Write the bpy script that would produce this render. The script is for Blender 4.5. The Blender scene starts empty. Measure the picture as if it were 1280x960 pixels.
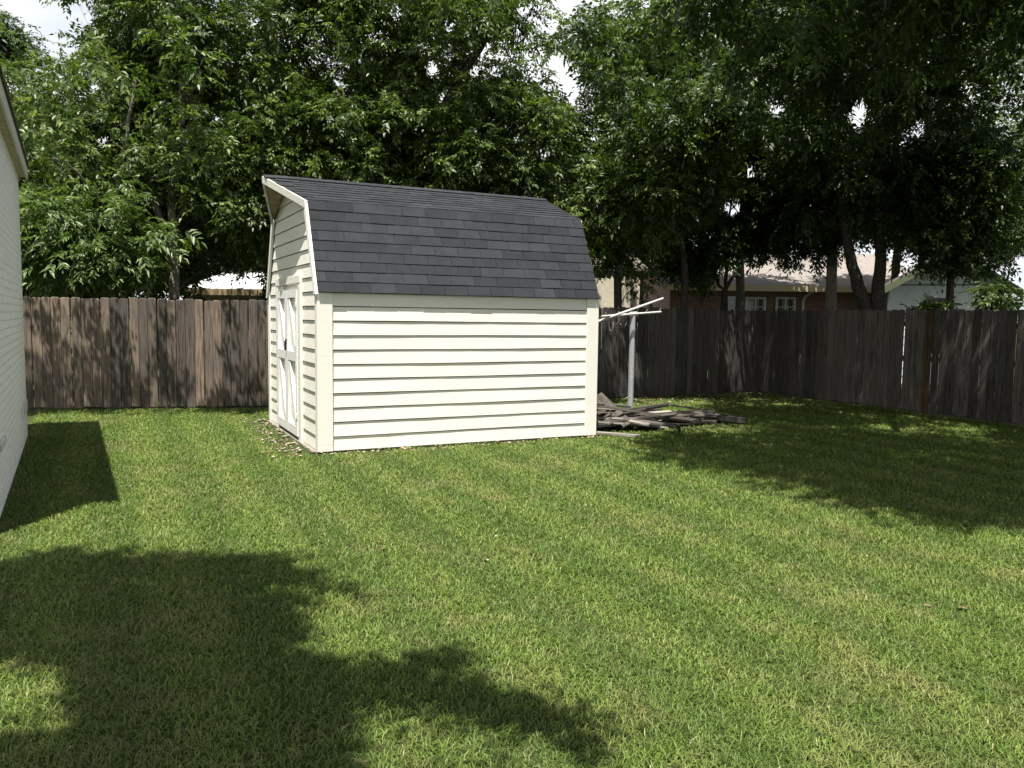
import bpy, math, random
import numpy as np
R = math.radians
rng = np.random.default_rng(7)
random.seed(7)
sc = bpy.context.scene
COL = sc.collection

# ------------------------------------------------------------------ camera, world, sun, exposure
FOC, PITCH, ROLL, EYE = 1014.9, .0835, -.013, 1.6      # focal length in pixels of a 1280 wide frame
cam = bpy.data.cameras.new('camera'); cam_o = bpy.data.objects.new('camera', cam); COL.objects.link(cam_o)
cam.sensor_fit = 'HORIZONTAL'; cam.sensor_width = 36.0; cam.lens = 36.0 * FOC / 1280
cam.clip_start = .05; cam.clip_end = 2000
from mathutils import Matrix, Vector
cam_o.matrix_world = Matrix.Translation((0, 0, EYE)) @ Matrix.Rotation(R(90) - PITCH, 4, 'X') @ Matrix.Rotation(-ROLL, 4, 'Z')
sc.camera = cam_o

SUN = Vector((-.055, -.345, 1.0)).normalized()
sun = bpy.data.lights.new('sun', 'SUN'); sun.energy = 5.0; sun.angle = R(.53); sun.color = (1, .95, .87)
sun_o = bpy.data.objects.new('sun', sun); COL.objects.link(sun_o)
sun_o.rotation_euler = SUN.to_track_quat('Z', 'Y').to_euler()
elev = math.asin(SUN.z); azim = math.atan2(SUN.x, SUN.y)

w = bpy.data.worlds.new('World'); sc.world = w; w.use_nodes = True
nt = w.node_tree; N = nt.nodes; L = nt.links
for n in list(N): N.remove(n)
out = N.new('ShaderNodeOutputWorld'); bg = N.new('ShaderNodeBackground'); bg.inputs[1].default_value = .047
sky = N.new('ShaderNodeTexSky'); sky.sky_type = 'NISHITA'; sky.sun_disc = False
sky.sun_elevation = elev; sky.sun_rotation = azim; sky.air_density = 1.0; sky.dust_density = 1.2
tc = N.new('ShaderNodeTexCoord'); mp = N.new('ShaderNodeMapping'); mp.inputs['Scale'].default_value = (1, 1, 2.2)
ns = N.new('ShaderNodeTexNoise'); ns.inputs['Scale'].default_value = 2.3; ns.inputs['Detail'].default_value = 7; ns.inputs['Roughness'].default_value = .58
rp = N.new('ShaderNodeValToRGB'); rp.color_ramp.elements[0].position = .40; rp.color_ramp.elements[1].position = .56
n2 = N.new('ShaderNodeTexNoise'); n2.inputs['Scale'].default_value = 5; n2.inputs['Detail'].default_value = 6
cr = N.new('ShaderNodeValToRGB'); cr.color_ramp.elements[0].color = (7.6, 8.2, 9.0, 1); cr.color_ramp.elements[1].color = (10.6, 10.7, 10.8, 1)
cr.color_ramp.elements[0].position = .3; cr.color_ramp.elements[1].position = .62
mx = N.new('ShaderNodeMix'); mx.data_type = 'RGBA'
L.new(tc.outputs['Generated'], mp.inputs[0]); L.new(mp.outputs[0], ns.inputs[0]); L.new(mp.outputs[0], n2.inputs[0])
sx_ = N.new('ShaderNodeSeparateXYZ'); L.new(tc.outputs['Generated'], sx_.inputs[0])
mr = N.new('ShaderNodeMapRange'); mr.inputs[1].default_value = .15; mr.inputs[2].default_value = .85; mr.inputs[3].default_value = .16; mr.inputs[4].default_value = -.05
L.new(sx_.outputs[2], mr.inputs[0]); ad = N.new('ShaderNodeMath'); ad.operation = 'ADD'; L.new(ns.outputs[0], ad.inputs[0]); L.new(mr.outputs[0], ad.inputs[1])
L.new(ad.outputs[0], rp.inputs[0]); L.new(n2.outputs[0], cr.inputs[0])
L.new(rp.outputs[0], mx.inputs[0]); L.new(sky.outputs[0], mx.inputs[6]); L.new(cr.outputs[0], mx.inputs[7])
L.new(mx.outputs[2], bg.inputs[0]); L.new(bg.outputs[0], out.inputs[0])

sc.view_settings.view_transform = 'Standard'; sc.view_settings.look = 'None'
sc.view_settings.exposure = 1.25; sc.view_settings.gamma = 1; sc.view_settings.use_curve_mapping = False
sc.render.engine = 'CYCLES'
sc.cycles.max_bounces = 8; sc.cycles.diffuse_bounces = 4; sc.cycles.transmission_bounces = 6
sc.cycles.use_denoising = True

# ------------------------------------------------------------------ measuring helpers (photo pixel -> point in the yard)
def ray(u, v):
    x, y = u - 640, 480 - v; c, s = math.cos(ROLL), math.sin(ROLL)
    X, Y = x * c + y * s, -x * s + y * c
    c, s = math.cos(PITCH), math.sin(PITCH)
    return np.array([X / FOC, c + Y / FOC * s, -s + Y / FOC * c])
def gnd(u, v, z=0.0):
    d = ray(u, v); return d * ((z - EYE) / d[2]) + np.array([0, 0, EYE])
def at(u, v, Y):
    d = ray(u, v); return d * (Y / d[1]) + np.array([0, 0, EYE])
def pix(P):
    P = np.atleast_2d(P) - np.array([0, 0, EYE]); c, s = math.cos(PITCH), math.sin(PITCH)
    y = P[:, 1] * c - P[:, 2] * s; z = P[:, 1] * s + P[:, 2] * c
    y = np.maximum(y, .05); a, b = FOC * P[:, 0] / y, FOC * z / y
    c, s = math.cos(ROLL), math.sin(ROLL)
    return 640 + a * c - b * s, 480 - (a * s + b * c)

# ------------------------------------------------------------------ mesh helpers
def raw_mesh(name, V, F, mats, parent=None, tone=None, smooth=False, fmat=None):
    """V (n,3); F list of (m,k) int arrays, one per polygon size; tone: per-face float in the same order"""
    me = bpy.data.meshes.new(name)
    V = np.asarray(V, np.float32)
    Fs = [np.asarray(f, np.int32) for f in F if len(f)]
    me.vertices.add(len(V)); me.vertices.foreach_set('co', V.ravel())
    idx = np.concatenate([f.ravel() for f in Fs]); tot = np.concatenate([np.full(len(f), f.shape[1], np.int32) for f in Fs])
    start = np.concatenate([[0], np.cumsum(tot)[:-1]]).astype(np.int32)
    me.loops.add(len(idx)); me.loops.foreach_set('vertex_index', idx)
    me.polygons.add(len(tot)); me.polygons.foreach_set('loop_start', start); me.polygons.foreach_set('loop_total', tot)
    if smooth: me.polygons.foreach_set('use_smooth', np.ones(len(tot), bool))
    for m in (mats if isinstance(mats, (list, tuple)) else [mats]): me.materials.append(m)
    if fmat is not None: me.polygons.foreach_set('material_index', np.asarray(fmat, np.int32))
    if tone is not None:
        a = me.attributes.new('tone', 'FLOAT', 'FACE'); a.data.foreach_set('value', np.asarray(tone, np.float32))
    me.update(calc_edges=True); me.validate()
    o = bpy.data.objects.new(name, me); COL.objects.link(o)
    if parent is not None: o.parent = parent
    return o

class MB:
    def __init__(s): s.v = []; s.f = []; s.t = []; s.m = []
    def poly(s, pts, tone=.5, m=0):
        b = len(s.v); s.v += [tuple(p) for p in pts]; s.f.append(tuple(range(b, b + len(pts)))); s.t.append(tone); s.m.append(m)
    def hexa(s, p, tone=.5, m=0):
        """eight corners: bottom loop 0-3, top loop 4-7"""
        b = len(s.v); s.v += [tuple(q) for q in p]
        for f in ((3, 2, 1, 0), (4, 5, 6, 7), (0, 1, 5, 4), (1, 2, 6, 5), (2, 3, 7, 6), (3, 0, 4, 7)):
            s.f.append(tuple(b + i for i in f)); s.t.append(tone); s.m.append(m)
    def box(s, x0, x1, y0, y1, z0, z1, tone=.5, m=0):
        s.hexa([(x0, y0, z0), (x1, y0, z0), (x1, y1, z0), (x0, y1, z0), (x0, y0, z1), (x1, y0, z1), (x1, y1, z1), (x0, y1, z1)], tone, m)
    def prism(s, pts2, a0, a1, axis='x', tone=.5, m=0):
        """polygon in the plane across an axis, extruded from a0 to a1"""
        f = {'x': lambda a, p: (a, p[0], p[1]), 'y': lambda a, p: (p[0], a, p[1]), 'z': lambda a, p: (p[0], p[1], a)}[axis]
        n = len(pts2); b = len(s.v)
        s.v += [f(a0, p) for p in pts2] + [f(a1, p) for p in pts2]
        s.f.append(tuple(range(b + n - 1, b - 1, -1))); s.f.append(tuple(range(b + n, b + 2 * n)))
        for i in range(n): j = (i + 1) % n; s.f.append((b + i, b + j, b + n + j, b + n + i))
        s.t += [tone] * (n + 2); s.m += [m] * (n + 2)
    def bar(s, p, q, wid, thick, up=(0, 0, 1), tone=.5, m=0):
        p, q = Vector(p), Vector(q); d = (q - p).normalized(); u = Vector(up); sd = d.cross(u).normalized() * wid / 2; n = sd.cross(d).normalized() * thick / 2
        s.hexa([p - sd - n, q - sd - n, q + sd - n, p + sd - n, p - sd + n, q - sd + n, q + sd + n, p + sd + n], tone, m)
    def tube(s, pts, rad, n=10, tone=.5, cap=True, m=0):
        pts = [Vector(p) for p in pts]; b = len(s.v); k = len(pts)
        ref = Vector((.31, .95, .05))
        for i, p in enumerate(pts):
            d = (pts[min(i + 1, k - 1)] - pts[max(i - 1, 0)]).normalized()
            a = d.cross(ref)
            if a.length < .1: a = d.cross(Vector((1, 0, 0)))
            a.normalize(); c = d.cross(a); r = rad[i] if hasattr(rad, '__len__') else rad
            for j in range(n):
                t = 2 * math.pi * j / n; s.v.append(tuple(p + a * (r * math.cos(t)) + c * (r * math.sin(t))))
        for i in range(k - 1):
            for j in range(n):
                j2 = (j + 1) % n; s.f.append((b + i * n + j, b + i * n + j2, b + (i + 1) * n + j2, b + (i + 1) * n + j)); s.t.append(tone); s.m.append(m)
        if cap:
            s.f.append(tuple(range(b + n - 1, b - 1, -1))); s.f.append(tuple(b + (k - 1) * n + j for j in range(n))); s.t += [tone] * 2; s.m += [m] * 2
    def build(s, name, mats, parent=None, smooth=False, bevel=0):
        me = bpy.data.meshes.new(name); me.from_pydata(s.v, [], s.f)
        for m in (mats if isinstance(mats, (list, tuple)) else [mats]): me.materials.append(m)
        me.polygons.foreach_set('material_index', np.array(s.m, np.int32))
        if smooth: me.polygons.foreach_set('use_smooth', np.ones(len(s.f), bool))
        a = me.attributes.new('tone', 'FLOAT', 'FACE'); a.data.foreach_set('value', np.array(s.t, np.float32))
        me.update()
        o = bpy.data.objects.new(name, me); COL.objects.link(o)
        if parent is not None: o.parent = parent
        if bevel:
            b = o.modifiers.new('edges', 'BEVEL'); b.width = bevel; b.segments = 1; b.limit_method = 'ANGLE'; b.angle_limit = R(40)
        return o

def tag(o, label=None, cat=None, group=None, kind=None):
    if label: o['label'] = label
    if cat: o['category'] = cat
    if group: o['group'] = group
    if kind: o['kind'] = kind
    return o
def thing(name, label, cat, loc=(0, 0, 0), rz=0, group=None):
    o = bpy.data.objects.new(name, None); COL.objects.link(o); o.empty_display_size = .3
    o.location = loc; o.rotation_euler = (0, 0, rz)
    return tag(o, label, cat, group)

# ------------------------------------------------------------------ material helpers
class Mat:
    def __init__(s, name, rough=.8, spec=.3):
        s.m = bpy.data.materials.new(name); s.m.use_nodes = True; s.t = s.m.node_tree
        s.p = s.t.nodes['Principled BSDF']; s.p.inputs['Roughness'].default_value = rough; s.p.inputs['Specular IOR Level'].default_value = spec
        s.out = s.t.nodes['Material Output']
    def n(s, ty, **k):
        o = s.t.nodes.new('ShaderNode' + ty)
        for a, v in k.items():
            if a in o.inputs: o.inputs[a].default_value = v
            else: setattr(o, a, v)
        return o
    def l(s, a, b): s.t.links.new(a, b)
    def coord(s, scale=(1, 1, 1), kind='Object', rot=(0, 0, 0)):
        t = s.n('TexCoord'); m = s.n('Mapping'); m.inputs['Scale'].default_value = scale; m.inputs['Rotation'].default_value = rot
        s.l(t.outputs[kind], m.inputs[0]); return m.outputs[0]
    def noise(s, co, scale, detail=5, rough=.55):
        o = s.n('TexNoise'); o.inputs['Scale'].default_value = scale; o.inputs['Detail'].default_value = detail; o.inputs['Roughness'].default_value = rough
        s.l(co, o.inputs['Vector']); return o.outputs[0]
    def ramp(s, fac, stops):
        o = s.n('ValToRGB'); e = o.color_ramp.elements
        while len(e) < len(stops): e.new(.5)
        for i, (p, c) in enumerate(stops): e[i].position = p; e[i].color = (*c, 1) if len(c) == 3 else c
        s.l(fac, o.inputs[0]); return o.outputs[0]
    def mix(s, fac, a, b, blend='MIX'):
        o = s.n('Mix', data_type='RGBA', blend_type=blend)
        for i, x in ((0, fac), (6, a), (7, b)):
            if hasattr(x, 'default_value'): s.l(x, o.inputs[i])
            else: o.inputs[i].default_value = x if i == 0 else (*x, 1)
        return o.outputs[2]
    def math(s, op, a, b=.5):
        o = s.n('Math', operation=op)
        for i, x in enumerate((a, b)):
            if hasattr(x, 'default_value'): s.l(x, o.inputs[i])
            else: o.inputs[i].default_value = x
        return o.outputs[0]
    def attr(s, name='tone'):
        o = s.n('Attribute'); o.attribute_name = name; return o.outputs['Fac']
    def base(s, c):
        if hasattr(c, 'default_value'): s.l(c, s.p.inputs['Base Color'])
        else: s.p.inputs['Base Color'].default_value = (*c, 1)
    def bump(s, h, dist=.01, strength=1):
        b = s.n('Bump'); b.inputs['Distance'].default_value = dist; b.inputs['Strength'].default_value = strength
        s.l(h, b.inputs['Height']); s.l(b.outputs[0], s.p.inputs['Normal'])

def m_paint(name, c, dirt=(.55, .52, .44), amt=.35, rough=.55):
    m = Mat(name, rough, .35); co = m.coord(); g = m.coord((1.2, 1.2, 26))
    n1 = m.noise(g, 3.0, 4); n2 = m.noise(co, 2.1, 6); n3 = m.noise(co, 90, 3)
    c1 = m.mix(m.ramp(n1, [(.45, (0, 0, 0)), (.75, (amt, amt, amt))]), c, dirt)
    c2 = m.mix(m.ramp(n2, [(.55, (0, 0, 0)), (.8, (amt * .8,) * 3)]), c1, dirt)
    c3 = m.mix(m.ramp(n3, [(.66, (0, 0, 0)), (.74, (.25, .25, .25))]), c2, (.35, .33, .28))
    m.base(c3); m.bump(m.math('ADD', n1, m.math('MULTIPLY', n3, .5)), .003, .5); return m.m
PAINT = m_paint('cream_paint', (.70, .68, .61))
TRIM = m_paint('cream_trim_paint', (.70, .685, .625), amt=.22)
DOORP = m_paint('white_door_paint', (.70, .695, .68), amt=.25)

def m_wood(name, a, b, c, axis=2, knots=True):
    m = Mat(name, .9, .12); sc3 = [26, 26, 26]; sc3[axis] = 1.5; co = m.coord(tuple(sc3)); iso = m.coord()
    t = m.attr(); off = m.n('VectorMath', operation='ADD'); cmb = m.n('CombineXYZ')
    m.l(m.math('MULTIPLY', t, 91.0), cmb.inputs[0]); m.l(m.math('MULTIPLY', t, 37.0), cmb.inputs[2]); m.l(co, off.inputs[0]); m.l(cmb.outputs[0], off.inputs[1])
    gr = m.noise(off.outputs[0], 1.6, 8, .65); big = m.noise(iso, 1.3, 4)
    col = m.ramp(t, [(0, a), (.5, b), (1, c)])
    col = m.mix(.85, col, m.ramp(gr, [(.36, (.22, .22, .23)), (.48, (.85, .82, .79)), (.66, (1.45, 1.40, 1.34))]), 'MULTIPLY')
    col = m.mix(m.ramp(big, [(.42, (0, 0, 0)), (.72, (.6, .6, .6))]), col, (.085, .08, .078))
    if knots:
        v = m.n('TexVoronoi'); v.inputs['Scale'].default_value = 4.2; s3 = [1, 1, 1]; s3[axis] = .55; m.l(m.coord(tuple(s3)), v.inputs['Vector'])
        col = m.mix(m.ramp(v.outputs['Distance'], [(.07, (.85, .85, .85)), (.14, (0, 0, 0))]), col, (.05, .035, .025))
    m.base(col); m.bump(gr, .006, .8); return m.m
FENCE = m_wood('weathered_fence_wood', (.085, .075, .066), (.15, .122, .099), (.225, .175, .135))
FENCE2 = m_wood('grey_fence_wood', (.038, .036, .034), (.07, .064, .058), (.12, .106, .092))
NEWPL = m_wood('brown_plank_wood', (.065, .043, .022), (.075, .05, .026), (.09, .06, .032))
BOARD = m_wood('grey_board_wood', (.035, .032, .029), (.105, .095, .082), (.29, .27, .24), axis=0)

def m_shingle(name, a, b, c, gscale=260):
    m = Mat(name, .88, .22); co = m.coord(); t = m.attr(); g = m.noise(co, gscale, 2, .7); bg_ = m.noise(co, 5, 5)
    col = m.ramp(t, [(0, a), (.5, b), (1, c)])
    col = m.mix(.9, col, m.ramp(g, [(.3, (.35, .35, .36)), (.7, (1.6, 1.6, 1.6))]), 'MULTIPLY')
    col = m.mix(.5, col, m.ramp(bg_, [(.35, (.7, .7, .72)), (.65, (1.2, 1.2, 1.2))]), 'MULTIPLY')
    m.base(col); m.bump(g, .004, .7); return m.m
SHING = m_shingle('charcoal_shingle', (.0185, .021, .024), (.0235, .0262, .030), (.030, .033, .037))

def m_plain(name, c, rough=.7, var=.25, scale=9, spec=.3, metal=0, bump=0):
    m = Mat(name, rough, spec); n = m.noise(m.coord(), scale, 6)
    m.base(m.mix(1, c, m.ramp(n, [(.3, (1 - var,) * 3), (.7, (1 + var * .5,) * 3)]), 'MULTIPLY')); m.p.inputs['Metallic'].default_value = metal
    if bump: m.bump(n, bump)
    return m.m
CONC = m_plain('concrete', (.24, .22, .19), .95, .35, 14, bump=.01)
PLY = m_plain('raw_plywood', (.36, .28, .17), .85, .5, 5)
DARK = m_plain('black_iron', (.02, .02, .02), .5)
ROOFDECK = m_plain('roof_underlay', (.03, .03, .033), .9)
PIPE = m_plain('galvanized_pipe', (.42, .44, .46), .42, .25, 30, .5, .35)
PIPEW = m_plain('white_pipe', (.47, .47, .45), .45, .2, 20)
GLASS = m_plain('dark_window_glass', (.02, .024, .028), .08, .1, 3, .6)
WIRE = m_plain('rusty_wire', (.25, .2, .17), .6)

def m_brick(name, c1, c2, mortar, scale, bumpd=.01, rough=.85):
    m = Mat(name, rough, .25); t = m.n('TexCoord'); sp = m.n('SeparateXYZ'); cb = m.n('CombineXYZ')
    m.l(t.outputs['Object'], sp.inputs[0]); m.l(m.math('ADD', sp.outputs[0], sp.outputs[1]), cb.inputs[0]); m.l(sp.outputs[2], cb.inputs[1])
    b = m.n('TexBrick'); b.inputs['Color1'].default_value = (*c1, 1); b.inputs['Color2'].default_value = (*c2, 1); b.inputs['Mortar'].default_value = (*mortar, 1)
    b.inputs['Scale'].default_value = 1; b.inputs['Mortar Size'].default_value = .006; b.inputs['Mortar Smooth'].default_value = .4
    b.inputs['Brick Width'].default_value = .21; b.inputs['Row Height'].default_value = .075
    m.l(cb.outputs[0], b.inputs['Vector']); n = m.noise(m.coord(), 12, 6)
    m.base(m.mix(.6, b.outputs['Color'], m.ramp(n, [(.3, (.75, .75, .75)), (.7, (1.1, 1.1, 1.1))]), 'MULTIPLY'))
    m.bump(m.math('SUBTRACT', m.math('MULTIPLY', n, .5), b.outputs['Fac']), bumpd, .8); return m.m
WBRICK = m_brick('white_painted_brick', (.87, .875, .86), (.84, .845, .83), (.78, .785, .775), 1)
RBRICK = m_brick('red_brick', (.13, .065, .05), (.18, .095, .075), (.28, .25, .22), 1)

def m_leaf(name, a, b, c, trans=.33, rough=.45):
    m = Mat(name, rough, .4); t = m.attr(); n = m.noise(m.coord(), .55, 3)
    col = m.ramp(t, [(0, a), (.6, b), (1, c)])
    col = m.mix(.7, col, m.ramp(n, [(.3, (.72, .78, .7)), (.7, (1.2, 1.15, 1.1))]), 'MULTIPLY')
    m.base(col); tr = m.n('BsdfTranslucent'); ms = m.n('MixShader'); ms.inputs[0].default_value = trans
    m.l(m.mix(1, col, (1.3, 1.45, .65), 'MULTIPLY'), tr.inputs[0]); m.l(m.p.outputs[0], ms.inputs[1]); m.l(tr.outputs[0], ms.inputs[2]); m.l(ms.outputs[0], m.out.inputs[0])
    return m.m
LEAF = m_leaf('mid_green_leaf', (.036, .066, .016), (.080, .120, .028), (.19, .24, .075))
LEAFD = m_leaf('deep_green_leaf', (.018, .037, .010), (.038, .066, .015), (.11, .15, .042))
LEAFP = m_leaf('pale_green_leaf', (.06, .10, .028), (.10, .15, .045), (.18, .235, .09))
BARK = m_plain('tree_bark', (.07, .058, .048), .95, .6, 22, .15, bump=.03)
BARKG = m_plain('pale_bark', (.20, .175, .145), .95, .5, 22, .15, bump=.02)

# ------------------------------------------------------------------ ground
def m_ground():
    m = Mat('lawn_soil', .98, .1); co = m.coord(); a = m.noise(co, .7, 5); f = m.noise(co, 60, 4); mid = m.noise(co, 7, 5)
    col = m.ramp(f, [(.3, (.020, .030, .009)), (.55, (.042, .060, .017)), (.75, (.08, .085, .032))])
    col = m.mix(m.ramp(m.math('ADD', m.math('MULTIPLY', a, .5), m.math('MULTIPLY', mid, .5)), [(.52, (0, 0, 0)), (.66, (.6, .6, .6))]), col, (.15, .125, .07))
    m.base(col); m.bump(f, .02); return m.m
GROUND = m_ground()
gv = [(-400, -60, 0), (400, -60, 0), (400, 900, 0), (-400, 900, 0)]
tag(raw_mesh('ground', gv, [[(0, 1, 2, 3)]], GROUND), kind='structure')

# ------------------------------------------------------------------ shed
SX, SY, SYAW = -2.1859, 9.1763, .4602
SW, SL, SE, SB, SI, SR, SD = 3.104, 3.668, 1.845, 2.9135, .4697, 3.3237, .322
shed = thing('garden_shed', 'cream garden shed with lap siding and charcoal shingled barn roof', 'shed', (SX, SY, 0), SYAW)
mb = MB(); mb.box(-.055, SL - .03, .03, SW - .03, -.06, .022); mb.build('foundation_slab', CONC, shed, bevel=.006)
Z0, ROW = .03, .166
def half(z):                                                       # where the gable outline stands at height z
    if z <= SE: return 0.0
    if z <= SB: return SI * (z - SE) / (SB - SE)
    return SI + (SW / 2 - SI) * (z - SB) / (SR - SB)
CREV = m_plain('lap_shadow_backing', (.07, .06, .045), .9)  # dark colour behind the laps, deepens the shadow lines under each board
def long_wall(y, sgn, name):
    mb = MB()
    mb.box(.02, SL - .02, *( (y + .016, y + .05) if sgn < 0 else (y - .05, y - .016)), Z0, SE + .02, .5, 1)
    z = Z0; k = 0
    while z < SE - .01:
        z1 = min(z + ROW, SE + .03); seg = 14; ph = random.random() * 9
        wv = [(.0014 * math.sin(ph + i * .5) + random.uniform(-.0008, .0008)) for i in range(seg + 1)]
        pr = [.0085 + .0015 * math.sin(ph * 2 + i * .5) + random.uniform(-.0005, .0015) for i in range(seg + 1)]
        for i in range(seg):
            xa = .02 + (SL - .04) * i / seg; xb = .02 + (SL - .04) * (i + 1) / seg
            q = lambda x, p, zz: (x, y + sgn * p, zz)
            za, zb = z + (wv[i] if k else 0), z + (wv[i + 1] if k else 0)
            mb.poly([q(xa, pr[i], za), q(xb, pr[i + 1], zb), q(xb, -.003, z1 - .011), q(xa, -.003, z1 - .011)][::-sgn], .5)
            mb.poly([q(xa, -.016, za), q(xb, -.016, zb), q(xb, pr[i + 1], zb), q(xa, pr[i], za)][::-sgn], .5)
        z += ROW; k += 1
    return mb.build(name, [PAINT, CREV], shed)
long_wall(0, -1, 'siding'); long_wall(SW, 1, 'siding')
def gable(x, sgn, name):
    mb = MB()
    zs = [Z0, SE, SB, SR - .03]
    for a, b in zip(zs[:-1], zs[1:]):
        xi = x - sgn * .016
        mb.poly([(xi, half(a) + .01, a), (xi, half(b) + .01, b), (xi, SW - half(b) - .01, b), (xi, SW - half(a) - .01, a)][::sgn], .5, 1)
    z = Z0; k = 0
    while z < SR - .06:
        cuts = sorted({z, min(z + ROW - .010, SR - .05)} | {c for c in (SE, SB) if z < c < z + ROW - .011})
        p = .010 + random.uniform(-.001, .0015); z1 = cuts[-1]
        pf = lambda zz: x + sgn * (p - (p + .004) * (zz - z) / ROW)
        for a, b in zip(cuts[:-1], cuts[1:]):
            mb.poly([(pf(a), half(a) + .012, a), (pf(b), half(b) + .012, b), (pf(b), SW - half(b) - .012, b), (pf(a), SW - half(a) - .012, a)][::sgn], .5)
        h = half(z) + .012
        mb.poly([(x - sgn * .016, h, z), (pf(z), h, z), (pf(z), SW - h, z), (x - sgn * .016, SW - h, z)][::sgn], .5)
        z += ROW; k += 1
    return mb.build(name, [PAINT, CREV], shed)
gable(0, -1, 'siding'); gable(SL, 1, 'siding')
for cx, sx in ((0, -1), (SL, 1)):
    for cy, sy in ((0, -1), (SW, 1)):
        mb = MB()
        a, b = sorted((cx + sx * .028, cx - sx * .150)); c, d = sorted((cy + sy * .003, cy + sy * .026))
        mb.box(a, b, c, d, Z0 - .005, SE + .005)
        a, b = sorted((cx + sx * .003, cx + sx * .026)); c, d = sorted((cy + sy * .0015, cy - sy * .095))
        mb.box(a, b, c, d, Z0 - .005, SE + .06)
        mb.build('corner_board', TRIM, shed, bevel=.003)
# door frame, two leaves with crossed braces
def gbox(mb, y0, y1, z0, z1, p0, p1, t=.5): mb.box(-p1, -p0, min(y0, y1), max(y0, y1), z0, z1, t)
mb = MB(); gbox(mb, .82, .955, -.01, 1.965, .002, .042); gbox(mb, 2.275, 2.40, -.01, 1.965, .002, .042); gbox(mb, .82, 2.40, 1.968, 2.065, .002, .046)
gbox(mb, .955, 2.275, 1.90, 1.93, .002, .008)
mb.build('door_frame', TRIM, shed, bevel=.003)
def leaf(y0, y1, cross):
    mb = MB(); zb, zt, zm = .07, 1.895, 1.06
    gbox(mb, y0, y1, zb, zt, .0145, .016)
    s = .085
    for a, b in ((y0, y0 + s), (y1 - s, y1)): gbox(mb, a, b, zb, zt, .0165, .056)
    for a, b in ((zb, zb + .12), (zm - .06, zm + .06), (zt - .10, zt)): gbox(mb, y0 + s + .001, y1 - s - .001, a, b, .0165, .055)
    A, B = (y0 + s, y1 - s)
    for (za, zc, ya, yb) in ((zm + .07, zt - .11, A, B), (zb + .13, zm - .07, A, B)):
        d = Vector((0, yb - ya, zc - za)); dn = d.normalized(); sd = Vector((0, -dn.z, dn.y)) * .052
        P = Vector((0, ya, za)) ; Q = Vector((0, yb, zc)); P += Vector((0, math.copysign(.05, yb - ya), 0)); Q -= Vector((0, math.copysign(.05, yb - ya), 0))
        off = Vector((-.0165, 0, 0)); o2 = Vector((-.052, 0, 0))
        mb.hexa([P - sd + off, P + sd + off, P + sd + o2, P - sd + o2, Q - sd + off, Q + sd + off, Q + sd + o2, Q - sd + o2])
    o = mb.build('door', DOORP, shed, bevel=.002)
    return o
d1 = leaf(.962, 1.611, True); d2 = leaf(1.619, 2.268, False)
tag(d1, 'door leaf with latch'); hb = MB(); hb.box(-.085, -.057, 1.592, 1.604, 1.12, 1.24); hb.box(-.075, -.057, 1.575, 1.609, 1.225, 1.265); hb.build('latch', DARK, d1, bevel=.003)
for o, yy in ((d1, .965), (d2, 2.262)):
    for zz in (.32, 1.7):
        hb = MB(); hb.box(-.064, -.0565, yy - .012, yy + .05, zz - .03, zz + .03); hb.build('hinge', TRIM, o, bevel=.003)
# roof: shingle tabs laid course by course
def tabs(mb, P0, along, up, nrm, length, rise, courses, start=lambda v: 0.0, tabw=.305, cont=.45):
    P0, along, up, nrm = map(Vector, (P0, along, up, nrm)); e = rise / courses
    for j in range(courses):
        v0 = j * e; v1 = v0 + e * 1.22 if j < courses - 1 else rise; s0 = start(v0); s1 = start(v1)
        x = -(.5 * (j % 2) + .13 * ((j * 7) % 3)) * tabw; tn = random.random()
        while x < length:
            xa, xb = max(x, -9), min(x + tabw - .006, length)
            tn = random.random() if random.random() > cont * .5 else tn
            lift = .011 + random.uniform(-.0015, .003)
            if xb > s0 + .01:
                a0, a1 = max(xa, s0), max(xa, s1); b1 = max(xb, s1 + .005)
                dv = random.uniform(-.002, .002)
                q = lambda xx, vv, h: P0 + along * xx + up * vv + nrm * h
                mb.hexa([q(a0, v0 + dv, .0), q(xb, v0 + dv, .0), q(b1, v1, -.001), q(a1, v1, -.001), q(a0, v0 + dv, lift), q(xb, v0 + dv, lift), q(b1, v1, .0025), q(a1, v1, .0025)], tn)
            x += tabw
mb = MB()
lo = Vector((0, SI + .045, SB - SE)); lol = lo.length; lou = lo.normalized()
ul = Vector((0, SW / 2 - SI, SR - SB)); ull = ul.length; ulu = ul.normalized()
for side in (0, 1):
    f = (lambda v: Vector((v[0], v[1], v[2]))) if side == 0 else (lambda v: Vector((v[0], -v[1], v[2])))
    yb = (lambda y: y) if side == 0 else (lambda y: SW - y)
    nl = Vector((0, -lou.z, lou.y)); nu = Vector((0, -ulu.z, ulu.y))
    p = [(-.012, yb(-.045), SE), (SL + .012, yb(-.045), SE), (SL + .012, yb(SI), SB), (-.012, yb(SI), SB)]
    off = f(nl) * -.001
    mb.hexa([Vector(a) + f(nl) * -.02 for a in p] + [Vector(a) + off for a in p], .2)
    p = [(-.012, yb(SI), SB), (SL + .012, yb(SI), SB), (SL + .012, SW / 2, SR), (-SD, SW / 2, SR)]
    mb.hexa([Vector(a) + f(nu) * -.02 for a in p] + [Vector(a) + f(nu) * -.001 for a in p], .2)
    tabs(mb, (-.018, yb(-.052), SE - .006), (1, 0, 0), f(lou), f(nl), SL + .036, lol + .01, 9)
    tabs(mb, (-.018, yb(SI), SB), (1, 0, 0), f(ulu), f(nu), SL + .036, ull, 9, start=lambda v: -SD * v / ull)
x = -SD - .01; k = 0
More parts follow.
